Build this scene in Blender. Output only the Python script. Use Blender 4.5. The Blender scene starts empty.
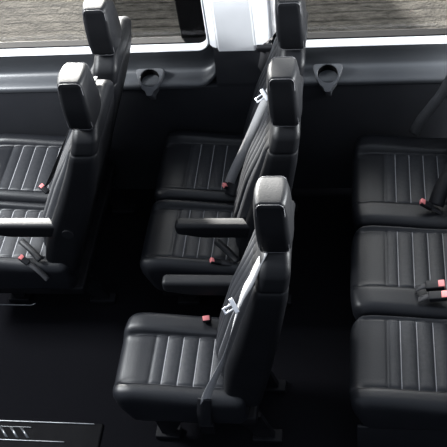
import bpy, bmesh, math, random
from mathutils import Vector, Matrix
random.seed(7)
scene = bpy.context.scene
COL = scene.collection

# ------------------------------------------------------------------ materials
def new_mat(name):
    m = bpy.data.materials.new(name); m.use_nodes = True
    nt = m.node_tree
    return m, nt, nt.nodes['Principled BSDF']

def mat(name, col, rough=.5, spec=.5, metal=0., noise=None, bump=None, sheen=0.):
    """noise=(scale, second colour, detail) ; bump=(scale, strength, distance)"""
    m, nt, b = new_mat(name)
    b.inputs['Base Color'].default_value = (*col, 1)
    b.inputs['Roughness'].default_value = rough
    b.inputs['Specular IOR Level'].default_value = spec
    b.inputs['Metallic'].default_value = metal
    if sheen:
        b.inputs['Sheen Weight'].default_value = sheen
    tc = nt.nodes.new('ShaderNodeTexCoord')
    if noise:
        n = nt.nodes.new('ShaderNodeTexNoise'); n.inputs['Scale'].default_value = noise[0]
        n.inputs['Detail'].default_value = noise[2]
        r = nt.nodes.new('ShaderNodeValToRGB')
        r.color_ramp.elements[0].position = .35; r.color_ramp.elements[1].position = .65
        r.color_ramp.elements[0].color = (*col, 1); r.color_ramp.elements[1].color = (*noise[1], 1)
        nt.links.new(tc.outputs['Object'], n.inputs['Vector'])
        nt.links.new(n.outputs['Fac'], r.inputs['Fac'])
        nt.links.new(r.outputs['Color'], b.inputs['Base Color'])
    if bump:
        n = nt.nodes.new('ShaderNodeTexNoise'); n.inputs['Scale'].default_value = bump[0]
        n.inputs['Detail'].default_value = 4
        bp = nt.nodes.new('ShaderNodeBump'); bp.inputs['Strength'].default_value = bump[1]
        bp.inputs['Distance'].default_value = bump[2]
        nt.links.new(tc.outputs['Object'], n.inputs['Vector'])
        nt.links.new(n.outputs['Fac'], bp.inputs['Height'])
        nt.links.new(bp.outputs['Normal'], b.inputs['Normal'])
    return m

LEATHER = mat('black_leather', (.0022, .0025, .0036), .50, .22, noise=(9, (.0032, .0036, .0048), 3), bump=(140, .25, .002))
CUSHION = mat('seat_leather', (.0042, .0048, .0068), .45, .30, noise=(9, (.0060, .0066, .0084), 3), bump=(140, .25, .002))
INSERT = mat('perforated_leather', (.012, .0128, .0155), .50, .32, noise=(60, (.017, .018, .021), 4), bump=(260, .4, .002))
STITCH = mat('grey_stitching', (.21, .21, .22), .7, .3)
PLASTIC = mat('black_plastic', (.005, .0053, .007), .5, .25, noise=(30, (.007, .0073, .009), 3), bump=(300, .2, .001))
STEEL = mat('black_painted_steel', (.002, .002, .003), .6, .08, bump=(90, .1, .001), noise=(12, (.005, .005, .006), 2))
CARPET = mat('black_carpet', (.001, .001, .0018), .95, .03, noise=(180, (.005, .005, .006), 6), bump=(420, .8, .004))
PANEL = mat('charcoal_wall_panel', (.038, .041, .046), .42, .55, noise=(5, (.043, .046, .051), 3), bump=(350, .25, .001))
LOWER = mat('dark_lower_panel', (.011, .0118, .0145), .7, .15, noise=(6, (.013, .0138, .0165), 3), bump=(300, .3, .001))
LIGHT = mat('light_grey_trim', (.64, .65, .67), .6, .3, noise=(8, (.67, .68, .70), 3), bump=(260, .15, .001))
RUBBER = mat('black_rubber', (.002, .002, .0025), .8, .06, noise=(20, (.003, .003, .0035), 2))
WEB = mat('grey_belt_webbing', (.26, .26, .26), .6, .4, noise=(400, (.20, .20, .21), 2), bump=(600, .4, .001))
WEBDARK = mat('black_belt_webbing', (.022, .022, .024), .6, .4, noise=(300, (.03, .03, .033), 2), bump=(600, .4, .001))
WEBGREY = mat('charcoal_belt_webbing', (.07, .07, .072), .6, .4, noise=(300, (.09, .09, .093), 2), bump=(600, .4, .001))
CHROME = mat('bright_metal', (.6, .6, .61), .3, .6, 1., bump=(60, .05, .001), noise=(20, (.68, .68, .7), 2))
RED = mat('red_release_plastic', (.74, .24, .24), .4, .5, noise=(40, (.68, .20, .20), 2))
CONCRETE = mat('weathered_concrete', (.3, .29, .28), .9, .2, noise=(7, (.22, .21, .20), 6), bump=(40, .5, .01))
ALU = mat('brushed_aluminium', (.16, .165, .17), .38, .5, 1., noise=(30, (.10, .105, .11), 3), bump=(80, .15, .001))

def ground_mat():
    m, nt, b = new_mat('rough_strip_paving')
    L = nt.links
    tc = nt.nodes.new('ShaderNodeTexCoord')
    mp = nt.nodes.new('ShaderNodeMapping'); mp.inputs['Scale'].default_value = (1., 3., 1.)
    L.new(tc.outputs['Object'], mp.inputs['Vector'])
    n1 = nt.nodes.new('ShaderNodeTexNoise'); n1.inputs['Scale'].default_value = 11; n1.inputs['Detail'].default_value = 8
    n1.inputs['Roughness'].default_value = .7
    L.new(mp.outputs['Vector'], n1.inputs['Vector'])
    r1 = nt.nodes.new('ShaderNodeValToRGB')
    e = r1.color_ramp.elements
    e[0].position = .3; e[0].color = (.010, .0092, .008, 1); e[1].position = .72; e[1].color = (.085, .078, .067, 1)
    L.new(n1.outputs['Fac'], r1.inputs['Fac'])
    # joints between the strips, running along x, a little wavy
    nw = nt.nodes.new('ShaderNodeTexNoise'); nw.inputs['Scale'].default_value = 3.5; nw.inputs['Detail'].default_value = 6
    L.new(tc.outputs['Object'], nw.inputs['Vector'])
    sx = nt.nodes.new('ShaderNodeSeparateXYZ'); L.new(tc.outputs['Object'], sx.inputs['Vector'])
    def M(op, a, c):
        n = nt.nodes.new('ShaderNodeMath'); n.operation = op
        for i, v in enumerate((a, c)):
            if isinstance(v, (int, float)): n.inputs[i].default_value = v
            else: L.new(v, n.inputs[i])
        return n.outputs[0]
    y = M('ADD', sx.outputs['Y'], M('MULTIPLY', nw.outputs['Fac'], .05))
    fr = M('FRACT', M('DIVIDE', y, .105), 0)
    d = M('ABSOLUTE', M('SUBTRACT', fr, .5), 0)
    ramp = nt.nodes.new('ShaderNodeValToRGB')
    e = ramp.color_ramp.elements
    e[0].position = .34; e[0].color = (1, 1, 1, 1); e[1].position = .48; e[1].color = (.12, .12, .12, 1)
    L.new(d, ramp.inputs['Fac'])
    mx = nt.nodes.new('ShaderNodeMix'); mx.data_type = 'RGBA'; mx.blend_type = 'MULTIPLY'; mx.inputs[0].default_value = .62
    L.new(r1.outputs['Color'], mx.inputs[6]); L.new(ramp.outputs['Color'], mx.inputs[7])
    L.new(mx.outputs[2], b.inputs['Base Color'])
    b.inputs['Roughness'].default_value = .95; b.inputs['Specular IOR Level'].default_value = .1
    n2 = nt.nodes.new('ShaderNodeTexNoise'); n2.inputs['Scale'].default_value = 48; n2.inputs['Detail'].default_value = 8
    L.new(tc.outputs['Object'], n2.inputs['Vector'])
    bp = nt.nodes.new('ShaderNodeBump'); bp.inputs['Strength'].default_value = .7; bp.inputs['Distance'].default_value = .014
    L.new(n2.outputs['Fac'], bp.inputs['Height']); L.new(bp.outputs['Normal'], b.inputs['Normal'])
    return m
GROUND = ground_mat()

def glass_mat():
    m = bpy.data.materials.new('window_glass'); m.use_nodes = True
    nt = m.node_tree; nt.nodes.clear()
    o = nt.nodes.new('ShaderNodeOutputMaterial'); mix = nt.nodes.new('ShaderNodeMixShader')
    t = nt.nodes.new('ShaderNodeBsdfTransparent'); t.inputs['Color'].default_value = (.86, .86, .85, 1)
    g = nt.nodes.new('ShaderNodeBsdfGlossy'); g.inputs['Roughness'].default_value = .03
    g.inputs['Color'].default_value = (.9, .92, .95, 1)
    mix.inputs['Fac'].default_value = .012
    nt.links.new(t.outputs[0], mix.inputs[1]); nt.links.new(g.outputs[0], mix.inputs[2])
    nt.links.new(mix.outputs[0], o.inputs['Surface'])
    return m
GLASS = glass_mat()

BRACKET = mat('grey_moulded_plastic', (.07, .073, .08), .4, .5, noise=(20, (.08, .083, .09), 2), bump=(300, .15, .001))

# ------------------------------------------------------------------ helpers
def link(name, me, parent=None, mats=(), smooth=True):
    for m in mats: me.materials.append(m)
    if smooth:
        for p in me.polygons: p.use_smooth = True
    o = bpy.data.objects.new(name, me); COL.objects.link(o)
    if parent: o.parent = parent
    return o

def from_bm(name, bm, parent, mats, smooth=True, recalc=True):
    if recalc: bmesh.ops.recalc_face_normals(bm, faces=bm.faces)
    me = bpy.data.meshes.new(name); bm.to_mesh(me); bm.free()
    if not isinstance(mats, (list, tuple)): mats = (mats,)
    return link(name, me, parent, mats, smooth)

def sharp(o, ang=35):
    me = o.data
    for p in me.polygons: p.use_smooth = True
    me.set_sharp_from_angle(angle=math.radians(ang))
    return o

def thing(name, label, cat, loc, group=None):
    o = bpy.data.objects.new(name, None); COL.objects.link(o); o.location = loc
    o.empty_display_size = .1
    o['label'] = label; o['category'] = cat
    if group: o['group'] = group
    return o

def tag(o, label, cat, group=None):
    o['label'] = label; o['category'] = cat
    if group: o['group'] = group
    return o

def struct(o): o['kind'] = 'structure'; return o

def axis(a0, a1, r, step, extra=(), n=4):
    l = [a0 + r - r * math.tan(k * math.pi / 4 / n) for k in range(n, -1, -1)]
    k = max(1, round((a1 - a0 - 2 * r) / step))
    mid = [a0 + r + (a1 - a0 - 2 * r) * i / k for i in range(1, k)]
    for e in extra:
        mid = [m for m in mid if abs(m - e) > .0025]
    mid = sorted(mid + [e for e in extra if a0 + r < e < a1 - r])
    l += mid
    l += [a1 - r + r * math.tan(k2 * math.pi / 4 / n) for k2 in range(0, n + 1)]
    return l

def rbox(bm, b, r, step=.03, shape=None, matfn=None, ex=(), ey=(), ez=(), n=4, mi=0):
    """a closed box with rounded edges, gridded finely enough to be shaped"""
    x0, x1, y0, y1, z0, z1 = b
    st = step if isinstance(step, (tuple, list)) else (step,) * 3
    A = [axis(x0, x1, r, st[0], ex, n), axis(y0, y1, r, st[1], ey, n), axis(z0, z1, r, st[2], ez, n)]
    lo = (x0 + r, y0 + r, z0 + r); hi = (x1 - r, y1 - r, z1 - r)
    cache = {}
    def V(i, j, k):
        key = (i, j, k)
        if key not in cache:
            p = Vector((A[0][i], A[1][j], A[2][k]))
            q = Vector([min(max(p[a], lo[a]), hi[a]) for a in range(3)])
            d = p - q
            if d.length > 1e-9: p = q + d.normalized() * r
            cache[key] = (bm.verts.new(shape(p) if shape else p), p)
        return cache[key]
    N = [len(a) - 1 for a in A]
    def face(ks):
        vs = [V(*k) for k in ks]
        try: f = bm.faces.new([v[0] for v in vs])
        except ValueError: return
        c = sum((v[1] for v in vs), Vector()) / 4
        f.material_index = matfn(c) if matfn else mi
        f.smooth = True
    for i in range(N[0]):
        for j in range(N[1]):
            face([(i, j, N[2]), (i+1, j, N[2]), (i+1, j+1, N[2]), (i, j+1, N[2])])
            face([(i, j, 0), (i, j+1, 0), (i+1, j+1, 0), (i+1, j, 0)])
    for i in range(N[0]):
        for k in range(N[2]):
            face([(i, 0, k), (i+1, 0, k), (i+1, 0, k+1), (i, 0, k+1)])
            face([(i, N[1], k), (i, N[1], k+1), (i+1, N[1], k+1), (i+1, N[1], k)])
    for j in range(N[1]):
        for k in range(N[2]):
            face([(0, j, k), (0, j, k+1), (0, j+1, k+1), (0, j+1, k)])
            face([(N[0], j, k), (N[0], j+1, k), (N[0], j+1, k+1), (N[0], j, k+1)])

def rb(name, b, r, m, parent=None, step=.05, shape=None, n=3, **k):
    bm = bmesh.new(); rbox(bm, b, r, step, shape, n=n, **k)
    return from_bm(name, bm, parent, m)

def catmull(pts, n=8):
    P = [Vector(p) for p in pts]; out = []
    Q = [P[0] * 2 - P[1]] + P + [P[-1] * 2 - P[-2]]
    for i in range(1, len(Q) - 2):
        for k in range(n):
            t = k / n
            out.append(.5 * ((2 * Q[i]) + (-Q[i-1] + Q[i+1]) * t + (2 * Q[i-1] - 5 * Q[i] + 4 * Q[i+1] - Q[i+2]) * t * t
                             + (-Q[i-1] + 3 * Q[i] - 3 * Q[i+1] + Q[i+2]) * t ** 3))
    out.append(P[-1]); return out

def tube(bm, pts, r, seg=10, smoothpath=True, mi=0):
    P = catmull(pts) if smoothpath and len(pts) > 2 else [Vector(p) for p in pts]
    up = Vector((0.13, .31, .94)).normalized(); rings = []
    for i, p in enumerate(P):
        t = (P[min(i+1, len(P)-1)] - P[max(i-1, 0)]).normalized()
        a = t.cross(up).normalized(); b_ = a.cross(t)
        rings.append([bm.verts.new(p + (a * math.cos(2*math.pi*k/seg) + b_ * math.sin(2*math.pi*k/seg)) * r) for k in range(seg)])
    for a, c in zip(rings, rings[1:]):
        for k in range(seg):
            f = bm.faces.new((a[k], a[(k+1) % seg], c[(k+1) % seg], c[k])); f.material_index = mi
    bm.faces.new(rings[0][::-1]); bm.faces.new(rings[-1])

def strap(bm, pts, w, th=.0016, side=None, mi=0, sides=None):
    """flat webbing: pts centreline, side = direction of the width (per point with sides)"""
    P = catmull(pts, 8)
    S = catmull(sides, 8) if sides else None
    rings = []
    for i, p in enumerate(P):
        t = (P[min(i+1, len(P)-1)] - P[max(i-1, 0)]).normalized()
        s = (S[i] if S else Vector(side)); s = (s - t * s.dot(t)).normalized()
        nn = t.cross(s)
        rings.append([bm.verts.new(p + s * (w/2) * a + nn * (th/2) * c) for a, c in ((-1, -1), (1, -1), (1, 1), (-1, 1))])
    for a, c in zip(rings, rings[1:]):
        for k in range(4):
            f = bm.faces.new((a[k], a[(k+1) % 4], c[(k+1) % 4], c[k])); f.material_index = mi
    bm.faces.new(rings[0][::-1]); bm.faces.new(rings[-1])

def prism(bm, poly, y0, y1, ax=1, mi=0):
    """poly of (a,b) extruded along ax from y0 to y1"""
    def mk(a, b, c):
        return (a, c, b) if ax == 1 else ((a, b, c) if ax == 2 else (c, a, b))
    A = [bm.verts.new(mk(a, b, y0)) for a, b in poly]; B = [bm.verts.new(mk(a, b, y1)) for a, b in poly]
    n = len(poly)
    for i in range(n):
        f = bm.faces.new((A[i], A[(i+1) % n], B[(i+1) % n], B[i])); f.material_index = mi
    f = bm.faces.new(A[::-1]); f.material_index = mi
    f = bm.faces.new(B); f.material_index = mi

def ss(a, b, x):
    t = min(max((x - a) / (b - a), 0), 1); return t * t * (3 - 2 * t)

# ------------------------------------------------------------------ seat parts
PITCH = .066
def cushion(parent, xf, xr, y0, y1, p0, p1, first, nl=7, z0=.24, z1=.445, name='seat_cushion'):
    """xf front x, xr rear x, p0..p1 pleated panel, first = first stitched line"""
    lines = [first + PITCH * k for k in range(0, nl) if first + PITCH * k < xr - .02]
    pstart = first - .052
    ex = [pstart - .012, pstart - .006, pstart, pstart + .006]
    for l in lines: ex += [l - .012, l - .0055, l - .0017, l + .0017, l + .0055, l + .012]
    ey = [p0 - .024, p0 - .012, p0 - .005, p0, p0 + .005, p0 + .012, p1 - .012, p1 - .005, p1, p1 + .005, p1 + .012, p1 + .024]
    def shape(p):
        q = p.copy()
        top = ss(z0 + .6 * (z1 - z0), z1, p.z)
        inx = ss(pstart - .01, pstart + .01, p.x)
        inside = inx * ss(p0 - .012, p0 + .012, p.y) * (1 - ss(p1 - .012, p1 + .012, p.y))
        # raised side bolsters, growing towards the backrest
        grow = ss(xf + .05, xr - .1, p.x)
        side = 1 - ss(p0 - .03, p0 + .02, p.y) * (1 - ss(p1 - .02, p1 + .03, p.y))
        h = side * (.030 - .018 * grow) - .014 * grow
        # front roll falls away a little
        h -= .012 * (1 - ss(xf, xf + .10, p.x))
        # pleats
        ph = (p.x - first) / PITCH
        h += inside * (.008 * abs(math.sin(math.pi * ph)) ** .6 - .006)
        # seams round the panel and along the bolsters
        for s in (p0, p1):
            h -= .013 * math.exp(-((p.y - s) / .006) ** 2) * ss(xf + .02, xf + .06, p.x)
        h -= .004 * math.exp(-((p.x - pstart) / .006) ** 2) * ss(p0 - .005, p0 + .005, p.y) * (1 - ss(p1 - .005, p1 + .005, p.y))
        q.z += h * top
        # crowned front and tucked lower edge
        low = 1 - ss(z0, z1 - .04, p.z)
        q.x += low * .035 * (1 - ss(xf, xf + .2, p.x))
        cy = (y0 + y1) / 2
        q.y = cy + (p.y - cy) * (1 - .05 * low)
        fr = 1 - ss(xf, xf + .13, p.x)
        v = abs(p.y - cy) / ((y1 - y0) / 2)
        q.x += fr * .024 * v ** 5
        # piping ridge round the lower side
        return q
    def mf(c):
        if c.z > z1 - .004 and p0 < c.y < p1:
            for l in lines:
                if abs(c.x - l) < .0017: return 2
            if c.x > pstart: return 1
        return 0
    bm = bmesh.new()
    rbox(bm, (xf, xr, y0, y1, z0, z1), .042, (.014, .016, .03), shape, mf, ex=ex, ey=ey, n=5)
    return from_bm(name, bm, parent, (CUSHION, INSERT, STITCH))

ZB, ZT = .34, 1.235
def prof(tab, z):
    if z <= tab[0][0]: return tab[0][1]
    for (a, u), (b, v) in zip(tab, tab[1:]):
        if z <= b:
            t = (z - a) / (b - a); return u + (v - u) * t
    return tab[-1][1]
FRONT = [(.34, -.560), (.45, -.556), (.60, -.525), (.80, -.462), (1.0, -.405), (1.12, -.372), (1.235, -.345)]
REAR = [(.34, -.415), (.60, -.352), (.85, -.300), (1.05, -.262), (1.235, -.240)]

def backrest(parent, yc, w, lean, cap=True):
    """lean(z) shifts x; profile tables give the front and rear faces"""
    T = .14; pz0, pz1 = .50, 1.08; pw = w / 2 - .05
    PW = 2 * pw / 6
    ys_ = [-pw + PW * k for k in range(1, 6)]
    ez = [pz0 - .012, pz0 - .004, pz0 + .004, pz1 - .004, pz1 + .004, 1.115, 1.12, 1.125]
    ey = []
    for l in ys_ + [-pw, pw]: ey += [l - .012, l - .0055, l - .0017, l + .0017, l + .0055, l + .012]
    def shape(p):
        x, y, z = p
        u = x / T                                   # 0 front .. 1 rear
        front = 1 - ss(0, .35, u)
        sh = ss(1.0, ZT, z)
        yy = y * (1 - .10 * sh * sh)
        zz = z - .035 * ss(.55, 1.0, abs(y) / (w / 2)) * ss(1.08, ZT, z)
        xf, xr = prof(FRONT, z), prof(REAR, z)
        d = 0.
        side = ss(pw - .02, pw + .05, abs(y))
        d -= (1 - ss(.3, 1., abs(y) / (w / 2))) * .046 * ss(.40, .6, z) * (1 - ss(.80, 1.16, z))     # puffed centre
        inside = (1 - ss(pw - .012, pw + .012, abs(y))) * ss(pz0 - .02, pz0, z) * (1 - ss(pz1, pz1 + .02, z))
        d -= inside * (.011 * abs(math.sin(math.pi * (y + pw) / PW)) ** .6)
        d += .010 * math.exp(-((abs(y) - pw) / .006) ** 2) * (1 - ss(1.12, 1.15, z))
        X = xf + (xr - xf) * u + d * front
        # groove under the top cap, all the way round
        g = .005 * math.exp(-((z - 1.12) / .005) ** 2) if cap else 0
        X += g * (front - ss(.65, 1, u))
        yy -= math.copysign(g, yy) * ss(.9, 1., abs(y) / (w / 2))
        return Vector((X + lean(z), yc + yy, zz))
    def mf(c):
        if c.x < .01 and abs(c.y) < pw + .002 and pz0 - .01 < c.z < pz1:
            for l in ys_:
                if abs(c.y - l) < .0017: return 2
            return 1
        return 0
    bm = bmesh.new()
    rbox(bm, (0, T, -w/2, w/2, ZB, ZT), .036, (.02, .018, .03), shape, mf, ex=(), ey=ey, ez=ez, n=5)
    return from_bm('backrest', bm, parent, (LEATHER, INSERT, STITCH))

def headrest(parent, yc, dx, zc=0.):
    """dx shifts in x; local shape around near-side values measured at z 1.25..1.46"""
    W = .172; x0, x1 = -.356, -.256; z0, z1 = 1.236, 1.456
    xc = (x0 + x1) / 2
    def shape(p):
        x, y, z = p
        t = (z - z0) / (z1 - z0)
        yy = y * (1.0 - .24 * ss(.35, 1.05, t) - .03 * (1 - ss(0, .2, t)))
        u = (x - x0) / (x1 - x0)
        v = 1 - (abs(y) / (W / 2)) ** 2
        X = x
        X -= .016 * v * (1 - u) * (1 - .3 * t)               # front cushion bulge
        X += .010 * v * u
        X += .006 * (1 - t) * (u) - .010 * (t - .5) * 0
        X = xc + (X - xc) * (1 - .10 * ss(.7, 1.0, t) - .06 * (1 - ss(0, .3, t)))
        return Vector((X + dx + .008, yc + yy, z + zc + .006 * v * t))
    ey = ()
    def mf(c):
        return 0
    bm = bmesh.new()
    rbox(bm, (x0, x1, -W/2, W/2, z0, z1), .017, (.014, .014, .014), shape, mf, n=5)
    h = from_bm('headrest', bm, parent, (LEATHER, STITCH))
    # stitched seam round each side panel
    for s in (-1, 1):
        pts = []
        r = .019
        path = []
        for cx, cz, a0 in ((x1 - r, z1 - r, 0), (x0 + r, z1 - r, 90), (x0 + r, z0 + r, 180), (x1 - r, z0 + r, 270)):
            for k in range(4):
                a = math.radians(a0 + 30 * k)
                path.append(Vector((cx + (r - .0025) * math.cos(a), s * (W/2 - .0035), cz + (r - .0025) * math.sin(a))))
        path.append(path[0])
        bm = bmesh.new(); tube(bm, [shape(p) for p in path], .0016, 6, False)
        o = from_bm('piping', bm, h, STITCHDIM)
    for s in (-1, 1):
        bm = bmesh.new(); tube(bm, [(xc + dx, yc + s * .045, 1.19), (xc + dx, yc + s * .045, 1.28 + zc)], .007, 12, False)
        p = from_bm('post', bm, h, STEEL)
        bm = bmesh.new(); tube(bm, [(xc + dx, yc + s * .045, 1.215), (xc + dx, yc + s * .045, 1.245)], .015, 14, False)
        sharp(from_bm('guide_sleeve', bm, h, PLASTIC))
    return h
STITCHDIM = mat('dark_piping', (.05, .05, .055), .5, .5, noise=(80, (.06, .06, .065), 2))

def armrest(parent, x0, x1, yc, dx=0., ztop=.692, w=.058, h=.085):
    def shape(p):
        q = p.copy()
        t = (p.x - x0) / (x1 - x0)
        q.z += .012 * math.sin(math.pi * min(max(t, 0), 1)) * 0
        if p.z < ztop - h / 2: q.z += .022 * (1 - ss(0, .35, t))     # underside rises to the front tip
        q.x += dx
        return q
    a = rb('armrest', (x0, x1 + .03, yc - w/2, yc + w/2, ztop - h, ztop), .018, LEATHER, parent, .02, shape, n=4)
    bm = bmesh.new(); tube(bm, [(x1 + dx - .005, yc - w/2 - .012, ztop - .045), (x1 + dx - .005, yc + w/2 + .012, ztop - .045)], .026, 20, False)
    sharp(from_bm('hinge', bm, a, PLASTIC))
    return a

def buckle(parent, p, d, size=1., stalk=.10):
    """p = centre of the head, d = direction the open end points"""
    p = Vector(p); d = Vector(d).normalized()
    side = d.cross(Vector((0, 0, 1))).normalized(); up = side.cross(d)
    M = Matrix((side, up, d)).transposed()
    def tf(q): return p + M @ q
    bm = bmesh.new(); rbox(bm, (-.017*size, .017*size, -.010*size, .010*size, -.032*size, .028*size), .005, .02, tf, n=3)
    b = from_bm('belt_buckle', bm, parent, PLASTIC)
    bm = bmesh.new(); rbox(bm, (-.0135*size, .0135*size, -.006*size, .0125*size, .010*size, .031*size), .0025, .02, tf, n=2)
    from_bm('release_button', bm, b, RED)
    bm = bmesh.new(); strap(bm, [p - d * .025, p - d * (.03 + stalk * .5), p - d * (.03 + stalk) - Vector((0, 0, .02))], .026, .004, side=side)
    from_bm('buckle_strap', bm, b, WEBDARK)
    return b

def tongue(parent, p, along, side):
    """a metal latch plate with its black slider"""
    p = Vector(p); along = Vector(along).normalized()
    side = Vector(side); side = (side - along * side.dot(along)).normalized()
    nn = along.cross(side)
    M = Matrix((side, along, nn)).transposed()
    tf = lambda q: p + M @ (q * .95)
    bm = bmesh.new()
    # plate: outline with a square eye
    rbox(bm, (-.030, .030, -.006, .012, -.003, .003), .0025, .02, tf, n=2)
    rbox(bm, (-.013, -.006, .010, .048, -.002, .002), .0015, .02, tf, n=2)
    rbox(bm, (.006, .013, .010, .048, -.002, .002), .0015, .02, tf, n=2)
    rbox(bm, (-.013, .013, .042, .050, -.002, .002), .0015, .02, tf, n=2)
    return from_bm('latch_plate', bm, parent, CHROME)

# ------------------------------------------------------------------ seats
def base_frame(parent, xf, xr, ys, y0, y1):
    """rails across plus a pair of pedestal legs"""
    bm = bmesh.new()
    rbox(bm, (xf + .06, xr - .02, y0 + .02, y1 - .02, .195, .250), .012, .1, n=2)
    pan = from_bm('seat_pan', bm, parent, STEEL)
    for y in ys:
        bm = bmesh.new()
        prism(bm, [(xf + .12, .02), (xf + .17, .02), (xf + .22, .13), (xr - .10, .13), (xr - .03, .02), (xr + .04, .02),
                   (xr - .01, .20), (xf + .10, .20)], y - .012, y + .012)
        rbox(bm, (xf + .09, xf + .20, y - .03, y + .03, .0, .028), .006, .06, n=2)
        rbox(bm, (xr - .06, xr + .07, y - .03, y + .03, .0, .028), .006, .06, n=2)
        sharp(from_bm('leg', bm, parent, STEEL))

def leanA(z): return 0.
def seat_unit(root, dxc, lean, cy0, cy1, p0, p1, byc, bw, hy, first=-.817, xf=-1.022, hr_zc=0.):
    """one seat place: cushion, backrest, headrest.  dxc shifts the cushion in x"""
    cushion(root, xf + dxc, -.47 + dxc, cy0, cy1, p0, p1, first + dxc)
    b = backrest(root, byc, bw, lean)
    headrest(root, hy, lean(1.25), hr_zc)

# root empties sit on the floor, parts are modelled in world metres, so keep roots at origin offsets
def place(root, x, y):
    root.location = (x, y, 0)
    for ch in root.children:
        ch.matrix_parent_inverse = Matrix.Translation((-x, -y, 0))

def shell_bar(root, name, b, r, m, **k): return rb(name, b, r, m, root, **k)

# --- middle row, double bench (far and centre places)
dbl = thing('double_passenger_seat', 'black leather double seat with one armrest, between the light pillar and the single seat', 'seat', (0, 0, 0))
seat_unit(dbl, 0, leanA, 2.875, 3.350, 2.945, 3.262, 3.125, .43, 3.055)
seat_unit(dbl, 0, leanA, 2.450, 2.872, 2.520, 2.815, 2.690, .42, 2.592)
armrest(dbl, -.812, -.44, 2.515)
base_frame(dbl, -1.0, -.42, (2.60, 3.2), 2.46, 3.34)
buckle(dbl, (-.640, 2.905, .500), (-.62, -.35, .45), .9)
bm = bmesh.new(); strap(bm, [(-.575, 2.945, .60), (-.598, 2.905, .53), (-.62, 2.865, .475)], .07, .010, side=(-.9, .4, .3))
from_bm('belt_sleeve', bm, dbl, PLASTIC)
buckle(dbl, (-.655, 2.47, .475), (-.8, -.2, .45), .85)
bm = bmesh.new()
strap(bm, [(-.30, 2.80, 1.25), (-.350, 2.80, 1.225), (-.42, 2.84, 1.05), (-.515, 2.88, .80), (-.60, 2.90, .60), (-.63, 2.905, .52)], .046, .0016,
      sides=[(-.2, 1, .0), (-.5, 1, .1), (-.8, .7, .3), (-.9, .5, .4), (-.9, .4, 0.4), (-.9, .3, 0.4)])
sb = from_bm('seat_belt', bm, dbl, WEB)
tongue(sb, (-.405, 2.825, 1.13), (-.75, -.25, -.45), (-.3, .75, .5))
bm = bmesh.new(); strap(bm, [(-.660, 2.575, .49), (-.61, 2.53, .482), (-.555, 2.475, .47)], .030, .010, side=(.5, .8, 0))
from_bm('belt_sleeve', bm, dbl, PLASTIC)
place(dbl, -.70, 2.90)

# --- middle row, single seat nearest the camera
sgl = thing('single_passenger_seat', 'black leather single seat standing nearest, with a pale belt across its backrest', 'seat', (0, 0, 0))
seat_unit(sgl, 0, leanA, 1.775, 2.210, 1.858, 2.095, 2.010, .40, 1.976)
armrest(sgl, -.822, -.44, 2.205)
base_frame(sgl, -1.0, -.42, (1.87, 2.12), 1.80, 2.20)
buckle(sgl, (-.655, 2.150, .485), (.1, -.5, .8), 1.1, .04)
bm = bmesh.new()
strap(bm, [(-.325, 1.905, 1.235), (-.350, 1.885, 1.20), (-.378, 1.85, 1.15), (-.422, 1.815, 1.07), (-.500, 1.800, .80), (-.540, 1.79, .68), (-.610, 1.770, .50), (-.640, 1.764, .34)], .038, .0016,
      sides=[(.0, 1, .0), (-.2, 1, .1), (-.3, 1, .2), (-.1, 1, .2), (.3, .9, .0), (.7, .7, 0), (1, .3, 0), (1, 0, 0)])
sb = from_bm('seat_belt', bm, sgl, WEB)
tongue(sb, (-.440, 1.800, 1.070), (-.80, -.25, -.45), (-.3, .75, .5))
bm = bmesh.new(); strap(bm, [(-.618, 1.768, .49), (-.635, 1.760, .38), (-.640, 1.762, .26)], .056, .004, side=(1, 0, 0))
from_bm('belt_sleeve', bm, sb, PLASTIC)
rb('belt_anchor', (-.665, -.605, 1.756, 1.782, .225, .29), .006, STEEL, sb, .03)
place(sgl, -.70, 2.0)

# --- left row, double bench
def leanL(z): return -.80 - .11 * (1 - ss(.3, 1.2, z))
lft = thing('double_passenger_seat', 'black leather double seat with one armrest, cut off by the left edge', 'seat', (0, 0, 0))
seat_unit(lft, -.88, leanL, 2.875, 3.350, 2.945, 3.262, 3.125, .43, 3.055, -.883, -1.085)
seat_unit(lft, -.88, leanL, 2.450, 2.872, 2.520, 2.815, 2.690, .42, 2.592, -.883, -1.085)
armrest(lft, -1.70, -1.29, 2.515)
base_frame(lft, -1.88, -1.30, (2.60, 3.2), 2.46, 3.34)
buckle(lft, (-1.545, 2.895, .500), (-.75, .5, .45), .85)
buckle(lft, (-1.545, 2.47, .475), (-.75, .35, .45), .85)
bm = bmesh.new(); tube(bm, [(-1.86, 2.450, .150), (-1.60, 2.450, .150), (-1.575, 2.450, .165)], .0035, 8, False)
from_bm('frame_rail', bm, lft, ALU)
bm = bmesh.new()
strap(bm, [(-1.09, 2.80, 1.25), (-1.15, 2.80, 1.225), (-1.235, 2.84, 1.05), (-1.37, 2.88, .80), (-1.49, 2.89, .58), (-1.53, 2.895, .52)], .046, .0016,
      sides=[(.2, 1, .0), (.1, 1, .1), (.1, 1, .15), (.3, 1, .1), (.6, 1, 0), (.7, .9, 0)])
sb = from_bm('seat_belt', bm, lft, WEBDARK)
bm = bmesh.new(); strap(bm, [(-1.585, 2.575, .49), (-1.53, 2.53, .482), (-1.47, 2.475, .47)], .030, .010, side=(.5, .8, 0))
from_bm('belt_sleeve', bm, lft, PLASTIC)
place(lft, -1.55, 2.90)

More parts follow.
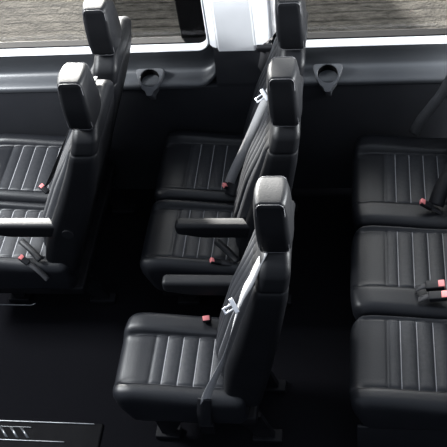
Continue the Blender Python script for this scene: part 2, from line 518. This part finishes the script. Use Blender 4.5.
# --- rear bench, three places
tri = thing('triple_passenger_seat', 'long black leather bench with three seat places, filling the right side', 'seat', (0, 0, 0))
DX = .955
def leanT(z): return .965
for cy0, cy1, p0, p1, hy in ((2.715, 3.300, 2.850, 3.175, 3.02), (2.225, 2.711, 2.365, 2.680, 2.50), (1.775, 2.221, 1.868, 2.200, 2.02)):
    cushion(tri, -.062, .50, cy0, cy1, p0, p1, .144)
    backrest(tri, (cy0 + cy1) / 2, cy1 - cy0 - .02, leanT)
    headrest(tri, hy, .965)
base_frame(tri, -.05, .52, (1.95, 2.5, 3.1), 1.80, 3.29)
rb('skirt_panel', (-.03, .50, 1.80, 1.815, .07, .25), .006, PLASTIC, tri, .1)
buckle(tri, (.272, 2.795, .490), (-.75, .1, .5))
buckle(tri, (.290, 2.330, .500), (1., .02, .12), 1.25, .05)
buckle(tri, (.300, 2.275, .500), (1., .0, .12), 1.25, .05)
bm = bmesh.new()
strap(bm, [(.47, 3.27, 1.05), (.365, 3.26, .77), (.315, 3.26, .67), (.262, 3.27, .56), (.235, 3.29, .46)], .050, .0016, side=(-.8, .45, .35))
from_bm('seat_belt', bm, tri, WEBGREY)
bm = bmesh.new(); strap(bm, [(.40, 2.93, .60), (.345, 2.86, .53), (.315, 2.80, .48)], .07, .012, side=(-.5, .7, .3))
from_bm('belt_sleeve', bm, tri, PLASTIC)
place(tri, .22, 2.55)

# ------------------------------------------------------------------ far wall
YW = 3.45
def grid_surface(bm, rows, mi=0):
    R = [[bm.verts.new(p) for p in r] for r in rows]
    for a, b in zip(R, R[1:]):
        for i in range(len(a) - 1):
            f = bm.faces.new((a[i], a[i+1], b[i+1], b[i])); f.material_index = mi; f.smooth = True

def corner_path(xa, xb, ztop, zlow, r, n=14, left=False):
    """from xa along the bottom, round the corner at xb, up to ztop"""
    s = -1 if left else 1
    pts = [(xa + (xb - s * r - xa) * i / 30, zlow) for i in range(31)]
    for k in range(1, n + 1):
        a = math.pi / 2 * k / n
        pts.append((xb - s * r + s * r * math.sin(a), zlow + r - r * math.cos(a)))
    for k in range(1, 11): pts.append((xb, zlow + r + (ztop - zlow - r) * k / 10))
    return pts

ZTOP = 2.02
def surround(name, xa, xi, xo, left=False):
    """sculpted lower window surround: outer path (ledge) to inner path (opening)"""
    ZS = .93
    inner = corner_path(xa, xi, ZS, .892, .036, left=left)
    full = corner_path(xa, xi, ZTOP, .892, .06, left=left)
    outer = corner_path(xa, xo, ZS, .735, .120, left=left)
    n_ = len(outer)
    dep = [1 - .48 * ss(30, 44, i) for i in range(n_)]
    # profile: (blend outer->inner, y)
    prof_ = [(-.10, -.090), (.0, -.093), (.05, -.090), (.09, -.080), (.13, -.050), (.16, -.020), (.21, -.004),
             (.30, .002), (.6, -.004), (.8, -.010), (.95, -.016), (1., -.014)]
    rows = []
    for t, y in prof_:
        row = []
        for (ix, iz), (ox, oz), dd in zip(inner, outer, dep):
            row.append((ox + (ix - ox) * t, YW + y * dd, oz + (iz - oz) * t))
        rows.append(row)
    bm = bmesh.new(); grid_surface(bm, rows)
    # back plate edge so it has depth
    o = struct(from_bm(name, bm, None, PANEL))
    return full

def sill(name, inner, s):
    rows = []
    for y, off, dz in ((YW - .012, 0, -.004), (YW - .020, .001, .002), (YW - .016, .004, .007), (YW + .003, .008, .010), (YW + .020, .009, .011), (YW + .040, .010, .012)):
        row = []
        n = len(inner)
        for i, (x, z) in enumerate(inner):
            a = inner[max(i-1, 0)]; b = inner[min(i+1, n-1)]
            tx, tz = b[0] - a[0], b[1] - a[1]; L = math.hypot(tx, tz)
            nx, nz = -tz / L * s, tx / L * s
            row.append((x + nx * dz, y, z + nz * dz))
        rows.append(row)
    bm = bmesh.new(); grid_surface(bm, rows)
    return struct(from_bm(name, bm, None, LIGHT))

in1 = surround('wall_window_surround_left', -3.2, -.735, -.695)
sill('trim_1', in1, 1)
in2 = surround('wall_window_surround_right', 1.6, -.40, -.46, left=True)
sill('trim_2', in2, -1)

# lower wall panels and the pillar body: solid slabs
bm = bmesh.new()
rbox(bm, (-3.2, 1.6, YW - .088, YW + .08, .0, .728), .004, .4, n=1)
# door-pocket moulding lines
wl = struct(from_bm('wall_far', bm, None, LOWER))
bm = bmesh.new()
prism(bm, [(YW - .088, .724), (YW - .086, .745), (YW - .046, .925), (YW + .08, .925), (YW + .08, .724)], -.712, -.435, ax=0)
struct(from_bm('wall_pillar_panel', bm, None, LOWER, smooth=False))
# pillar
bm = bmesh.new()
zb, zt = .905, 2.06
A = [(-.740, YW + .055), (-.740, YW - .010), (-.690, YW - .050), (-.510, YW - .052), (-.430, YW - .005), (-.400, YW + .055)]
rows = []
for k in range(7):
    z = zb + (zt - zb) * k / 6
    zz = [z] * 6
    if k == 0: zz = [zb + .02, zb + .02, zb, zb, zb + .045, zb + .05]
    rows.append([(x, y, q) for (x, y), q in zip(A, zz)])
R = [[bm.verts.new(p) for p in r] for r in rows]
for a, b in zip(R, R[1:]):
    for i in range(len(A) - 1): bm.faces.new((a[i], a[i+1], b[i+1], b[i]))
    bm.faces.new((a[-1], a[0], b[0], b[-1]))
bm.faces.new(R[0]); bm.faces.new(R[-1][::-1])
bmesh.ops.recalc_face_normals(bm, faces=bm.faces)
bev = [e for e in bm.edges if e.calc_face_angle(0) > .3]
bmesh.ops.bevel(bm, geom=bev, offset=.006, segments=3, affect='EDGES')
p = from_bm('trim_3', bm, None, LIGHT); struct(sharp(p, 25))
# header above the windows
struct(rb('wall_header', (-3.2, 1.6, YW - .03, YW + .13, 2.00, 2.12), .02, LIGHT, None, .4))
struct(rb('wall_outer_skin', (-3.2, 1.6, YW + .08, YW + .10, -.15, .895), .006, PLASTIC, None, .5))

# windows: rubber frame and glass
def window(name, x0, x1):
    z0, z1 = .900, 2.02; r = .07
    def loop(ins):
        pts = []
        for cx, cz, a0 in ((x1 - r, z0 + r, -90), (x1 - r, z1 - r, 0), (x0 + r, z1 - r, 90), (x0 + r, z0 + r, 180)):
            for k in range(7):
                a = math.radians(a0 + 15 * k)
                rr = r - ins
                pts.append((cx + rr * math.cos(a), cz + rr * math.sin(a)))
        return pts
    bm = bmesh.new()
    o, i = loop(-.004), loop(.010)
    rings = [[bm.verts.new((x, y, z)) for x, z in l] for l, y in ((o, YW + .026), (i, YW + .030), (i, YW + .075), (o, YW + .075))]
    n = len(o)
    for a in range(4):
        A_, B_ = rings[a], rings[(a+1) % 4]
        for k in range(n): bm.faces.new((A_[k], A_[(k+1) % n], B_[(k+1) % n], B_[k]))
    f = sharp(from_bm(name, bm, None, RUBBER)); struct(f)
    bm = bmesh.new()
    c = loop(.004)
    prism(bm, c, YW + .058, YW + .063)
    g = from_bm('window_pane', bm, f, GLASS, smooth=False)
    return f
w1 = window('window_1', -3.1, -.725)
rb('seal_post', (-.885, -.730, YW + .066, YW + .092, .90, 2.02), .008, RUBBER, w1, .2)
window('window_2', -.44, .445 + .09)
struct(rb('wall_rear_pillar', (.545, .72, YW - .04, YW + .05, .905, 2.02), .02, LIGHT, None, .2))

# floor
struct(rb('floor', (-3.2, 1.6, 1.70, YW, -.04, 0.), .004, CARPET, None, .5))
# seat rails on the floor
# sliding door step with a slotted aluminium tread plate
st = struct(rb('trim_4', (-2.3, -1.16, 1.60, 1.905, -.02, .012), .010, RUBBER, None, .1))
bm = bmesh.new()
rbox(bm, (-2.2, -1.20, 1.893, 1.900, .010, .018), .003, .1, n=2)
rbox(bm, (-2.2, -1.32, 1.800, 1.806, .010, .017), .0025, .1, n=2)
for k in range(12):
    x = -1.50 - .05 * k
    prism(bm, [(x, 1.815), (x + .014, 1.815), (x - .030, 1.868), (x - .046, 1.868)], .012, .017, ax=2)
rbox(bm, (-2.2, -1.49, 1.866, 1.871, .010, .017), .0025, .1, n=2)
tp = from_bm('tread_plate', bm, st, ALU)

# cup holders moulded on the ledge
def cup_holder(x, label):
    t = thing('cup_holder', label, 'cup holder', (x, YW - .06, .60), 'cup holders on the far wall')
    # a tilted rim tapering to a snout below, with a deep round cup
    ox, oy, oz = x, YW - .032, .806
    dy, dz = -.80, -.60
    n = 40
    def P(u, v, inn=0.):            # u across, v down the tilted face, inn towards the wall
        return (ox + u, oy + dy * v + .60 * inn, oz + dz * v - .80 * inn)
    def outline(i, grow=0.):
        a = 2 * math.pi * i / n
        c, s_ = math.cos(a), math.sin(a)             # s_>0 is up
        v = .069 - .069 * math.copysign(abs(s_) ** .42, s_)
        half = .078 + (.050 - .078) * min(v / .085, 1) if v < .085 else .050 + (.018 - .050) * ss(.085, .128, v)
        return (half * math.copysign(abs(c) ** .22, c) * (1 + grow), v)
    def hole(i, k=1.):
        a = 2 * math.pi * i / n
        return (.047 * k * math.cos(a), .048 - .043 * k * math.sin(a))
    loops = [[P(*outline(i), .10) for i in range(n)], [P(*outline(i), .004) for i in range(n)],
             [P(outline(i)[0] * .95, .069 + (outline(i)[1] - .069) * .97) for i in range(n)],
             [P(*hole(i, 1.08), .0) for i in range(n)], [P(*hole(i), .004) for i in range(n)]]
    bm = bmesh.new()
    R = [[bm.verts.new(p) for p in l] for l in loops]
    for a, b in zip(R, R[1:]):
        for i in range(n): bm.faces.new((a[i], a[(i+1) % n], b[(i+1) % n], b[i]))
    sharp(from_bm('bracket', bm, t, BRACKET), 40)
    bm = bmesh.new()
    cup = []
    for k, d in ((1.0, .003), (.97, .02), (.90, .05), (.80, .075)):
        cup.append([(lambda q: (q[0], q[1] + d * .35, q[2] - d * .9))(P(*hole(i, k))) for i in range(n)])
    R = [[bm.verts.new(p) for p in l] for l in cup]
    for a, b in zip(R, R[1:]):
        for i in range(n): bm.faces.new((a[i], a[(i+1) % n], b[(i+1) % n], b[i]))
    bm.faces.new(R[-1])
    from_bm('cup', bm, t, RUBBER)
    for ch in t.children: ch.matrix_parent_inverse = Matrix.Translation(-t.location)
    return t
cup_holder(-1.045, 'charcoal cup holder on the far wall left of the light pillar')
cup_holder(-.175, 'charcoal cup holder on the far wall right of the light pillar')

# pillar belt (far place of the middle row)
bt = thing('seat_belt', 'black seat belt hanging from its guide beside the light pillar', 'seat belt', (-.62, YW - .07, .30))
bm = bmesh.new()
strap(bm, [(-.462, YW - .055, .93), (-.475, YW - .07, .86), (-.52, YW - .075, .70), (-.60, YW - .072, .50), (-.66, YW - .066, .36)], .044, .0016, side=(1, -.2, .4))
from_bm('webbing', bm, bt, WEBDARK)
rb('guide_loop', (-.505, -.420, YW - .075, YW - .045, .915, .945), .010, PLASTIC, bt, .03)
for ch in bt.children: ch.matrix_parent_inverse = Matrix.Translation(-bt.location)

# ------------------------------------------------------------------ outside
bm = bmesh.new()
grid_surface(bm, [[(-40 + 4 * i, YW + .3 + 1.5 * j * (1 + j * .12), -.5) for i in range(21)] for j in range(14)])
bmesh.ops.translate(bm, verts=bm.verts, vec=(0, 0, 0))
g = from_bm('ground', bm, None, GROUND, smooth=False); struct(g)
bm = bmesh.new()
grid_surface(bm, [[(-40 + 8 * i, YW + .3 - 2. * j, -.5) for i in range(11)] for j in range(6)])
struct(from_bm('ground', bm, None, RUBBER, smooth=False))

o = rb('added_shade_wall', (-2.95, -.85, 7.4, 7.65, -.5, .55), .02, CONCRETE, None, .4)  # added out of view to cast shade on the paving behind the windows
tag(o, 'unseen weathered concrete wall added outside to shade the ground beyond the windows', 'wall')

# ------------------------------------------------------------------ light
SUN_E, SUN_AZ = 15., -30.       # elevation; azimuth from +y towards +x
sd = Vector((math.sin(math.radians(SUN_AZ)) * math.cos(math.radians(SUN_E)), math.cos(math.radians(SUN_AZ)) * math.cos(math.radians(SUN_E)), math.sin(math.radians(SUN_E))))
L = bpy.data.lights.new('sun', 'SUN'); L.energy = 60; L.angle = math.radians(4); L.color = (1, .98, .95)
lo = bpy.data.objects.new('sun', L); COL.objects.link(lo); lo.rotation_euler = sd.to_track_quat('Z', 'Y').to_euler(); lo.location = (0, 8, 6)

# added fill light from the rear, brightens the headrest backs
A_ = bpy.data.lights.new('rear_fill_light', 'AREA'); A_.shape = 'RECTANGLE'; A_.size = 1.2; A_.size_y = .5; A_.energy = 560; A_.color = (.95, .98, 1)
ao = bpy.data.objects.new('rear_fill_light', A_); COL.objects.link(ao); ao.location = (2.6, 2.7, 1.75)
ao.rotation_euler = Vector((1, 0, .16)).to_track_quat('Z', 'Y').to_euler()
# added fill light from high in front, lifts the seatback pleats and left row
B_ = bpy.data.lights.new('front_fill_light', 'AREA'); B_.shape = 'RECTANGLE'; B_.size = .9; B_.size_y = .5; B_.energy = 260; B_.color = (.95, .98, 1)
bo = bpy.data.objects.new('front_fill_light', B_); COL.objects.link(bo); bo.location = (-3.1, 2.8, 2.45)
bo.rotation_euler = Vector((-1, .05, .6)).to_track_quat('Z', 'Y').to_euler()

w = bpy.data.worlds.new('sky'); scene.world = w; w.use_nodes = True
nt = w.node_tree; bg = nt.nodes['Background']
tc = nt.nodes.new('ShaderNodeTexCoord'); sx = nt.nodes.new('ShaderNodeSeparateXYZ'); rp = nt.nodes.new('ShaderNodeValToRGB')
nt.links.new(tc.outputs['Generated'], sx.inputs[0]); nt.links.new(sx.outputs['Z'], rp.inputs[0])
# brighter sky round the low sun
dp = nt.nodes.new('ShaderNodeVectorMath'); dp.operation = 'DOT_PRODUCT'
dp.inputs[1].default_value = Vector((-.12, .93, .36)).normalized()
nt.links.new(tc.outputs['Generated'], dp.inputs[0])
mr = nt.nodes.new('ShaderNodeMapRange'); mr.interpolation_type = 'SMOOTHSTEP'
mr.inputs[1].default_value = .76; mr.inputs[2].default_value = 1.; mr.inputs[3].default_value = 0.; mr.inputs[4].default_value = 13.
nt.links.new(dp.outputs['Value'], mr.inputs[0])
ad = nt.nodes.new('ShaderNodeVectorMath'); ad.operation = 'ADD'
my = nt.nodes.new('ShaderNodeMapRange'); my.inputs[1].default_value = -1; my.inputs[2].default_value = .4
my.inputs[3].default_value = .5; my.inputs[4].default_value = 1.
nt.links.new(sx.outputs['Y'], my.inputs[0])
sc = nt.nodes.new('ShaderNodeVectorMath'); sc.operation = 'SCALE'
nt.links.new(rp.outputs['Color'], sc.inputs[0]); nt.links.new(my.outputs[0], sc.inputs['Scale'])
nt.links.new(sc.outputs[0], ad.inputs[0]); nt.links.new(mr.outputs[0], ad.inputs[1])
nt.links.new(ad.outputs[0], bg.inputs['Color'])
e = rp.color_ramp.elements
e[0].position = 0; e[0].color = (.62, .70, .84, 1); e[1].position = .9; e[1].color = (1.12, 1.25, 1.45, 1)
bg.inputs['Strength'].default_value = 1.

# ------------------------------------------------------------------ camera
F_PX, TH, PSI, RHO = 900., math.radians(48), math.radians(13.4), math.radians(10)
Fv = Vector((-math.sin(PSI) * math.cos(TH), math.cos(PSI) * math.cos(TH), -math.sin(TH)))
Rv = Vector((math.cos(PSI), math.sin(PSI), 0)); Uv = Rv.cross(Fv)
R2 = Rv * math.cos(RHO) - Uv * math.sin(RHO); U2 = Uv * math.cos(RHO) + Rv * math.sin(RHO)
cam = bpy.data.cameras.new('camera'); co = bpy.data.objects.new('camera', cam); COL.objects.link(co)
M = Matrix((R2, U2, -Fv)).transposed().to_4x4(); M.translation = Vector((0, 0, 3.55)); co.matrix_world = M
cam.sensor_width = 36; cam.lens = F_PX / 447 * 36; cam.clip_end = 200
scene.camera = co
vs = scene.view_settings
vs.view_transform = 'Standard'; vs.look = 'None'; vs.gamma = 1; vs.exposure = 0; vs.use_curve_mapping = False
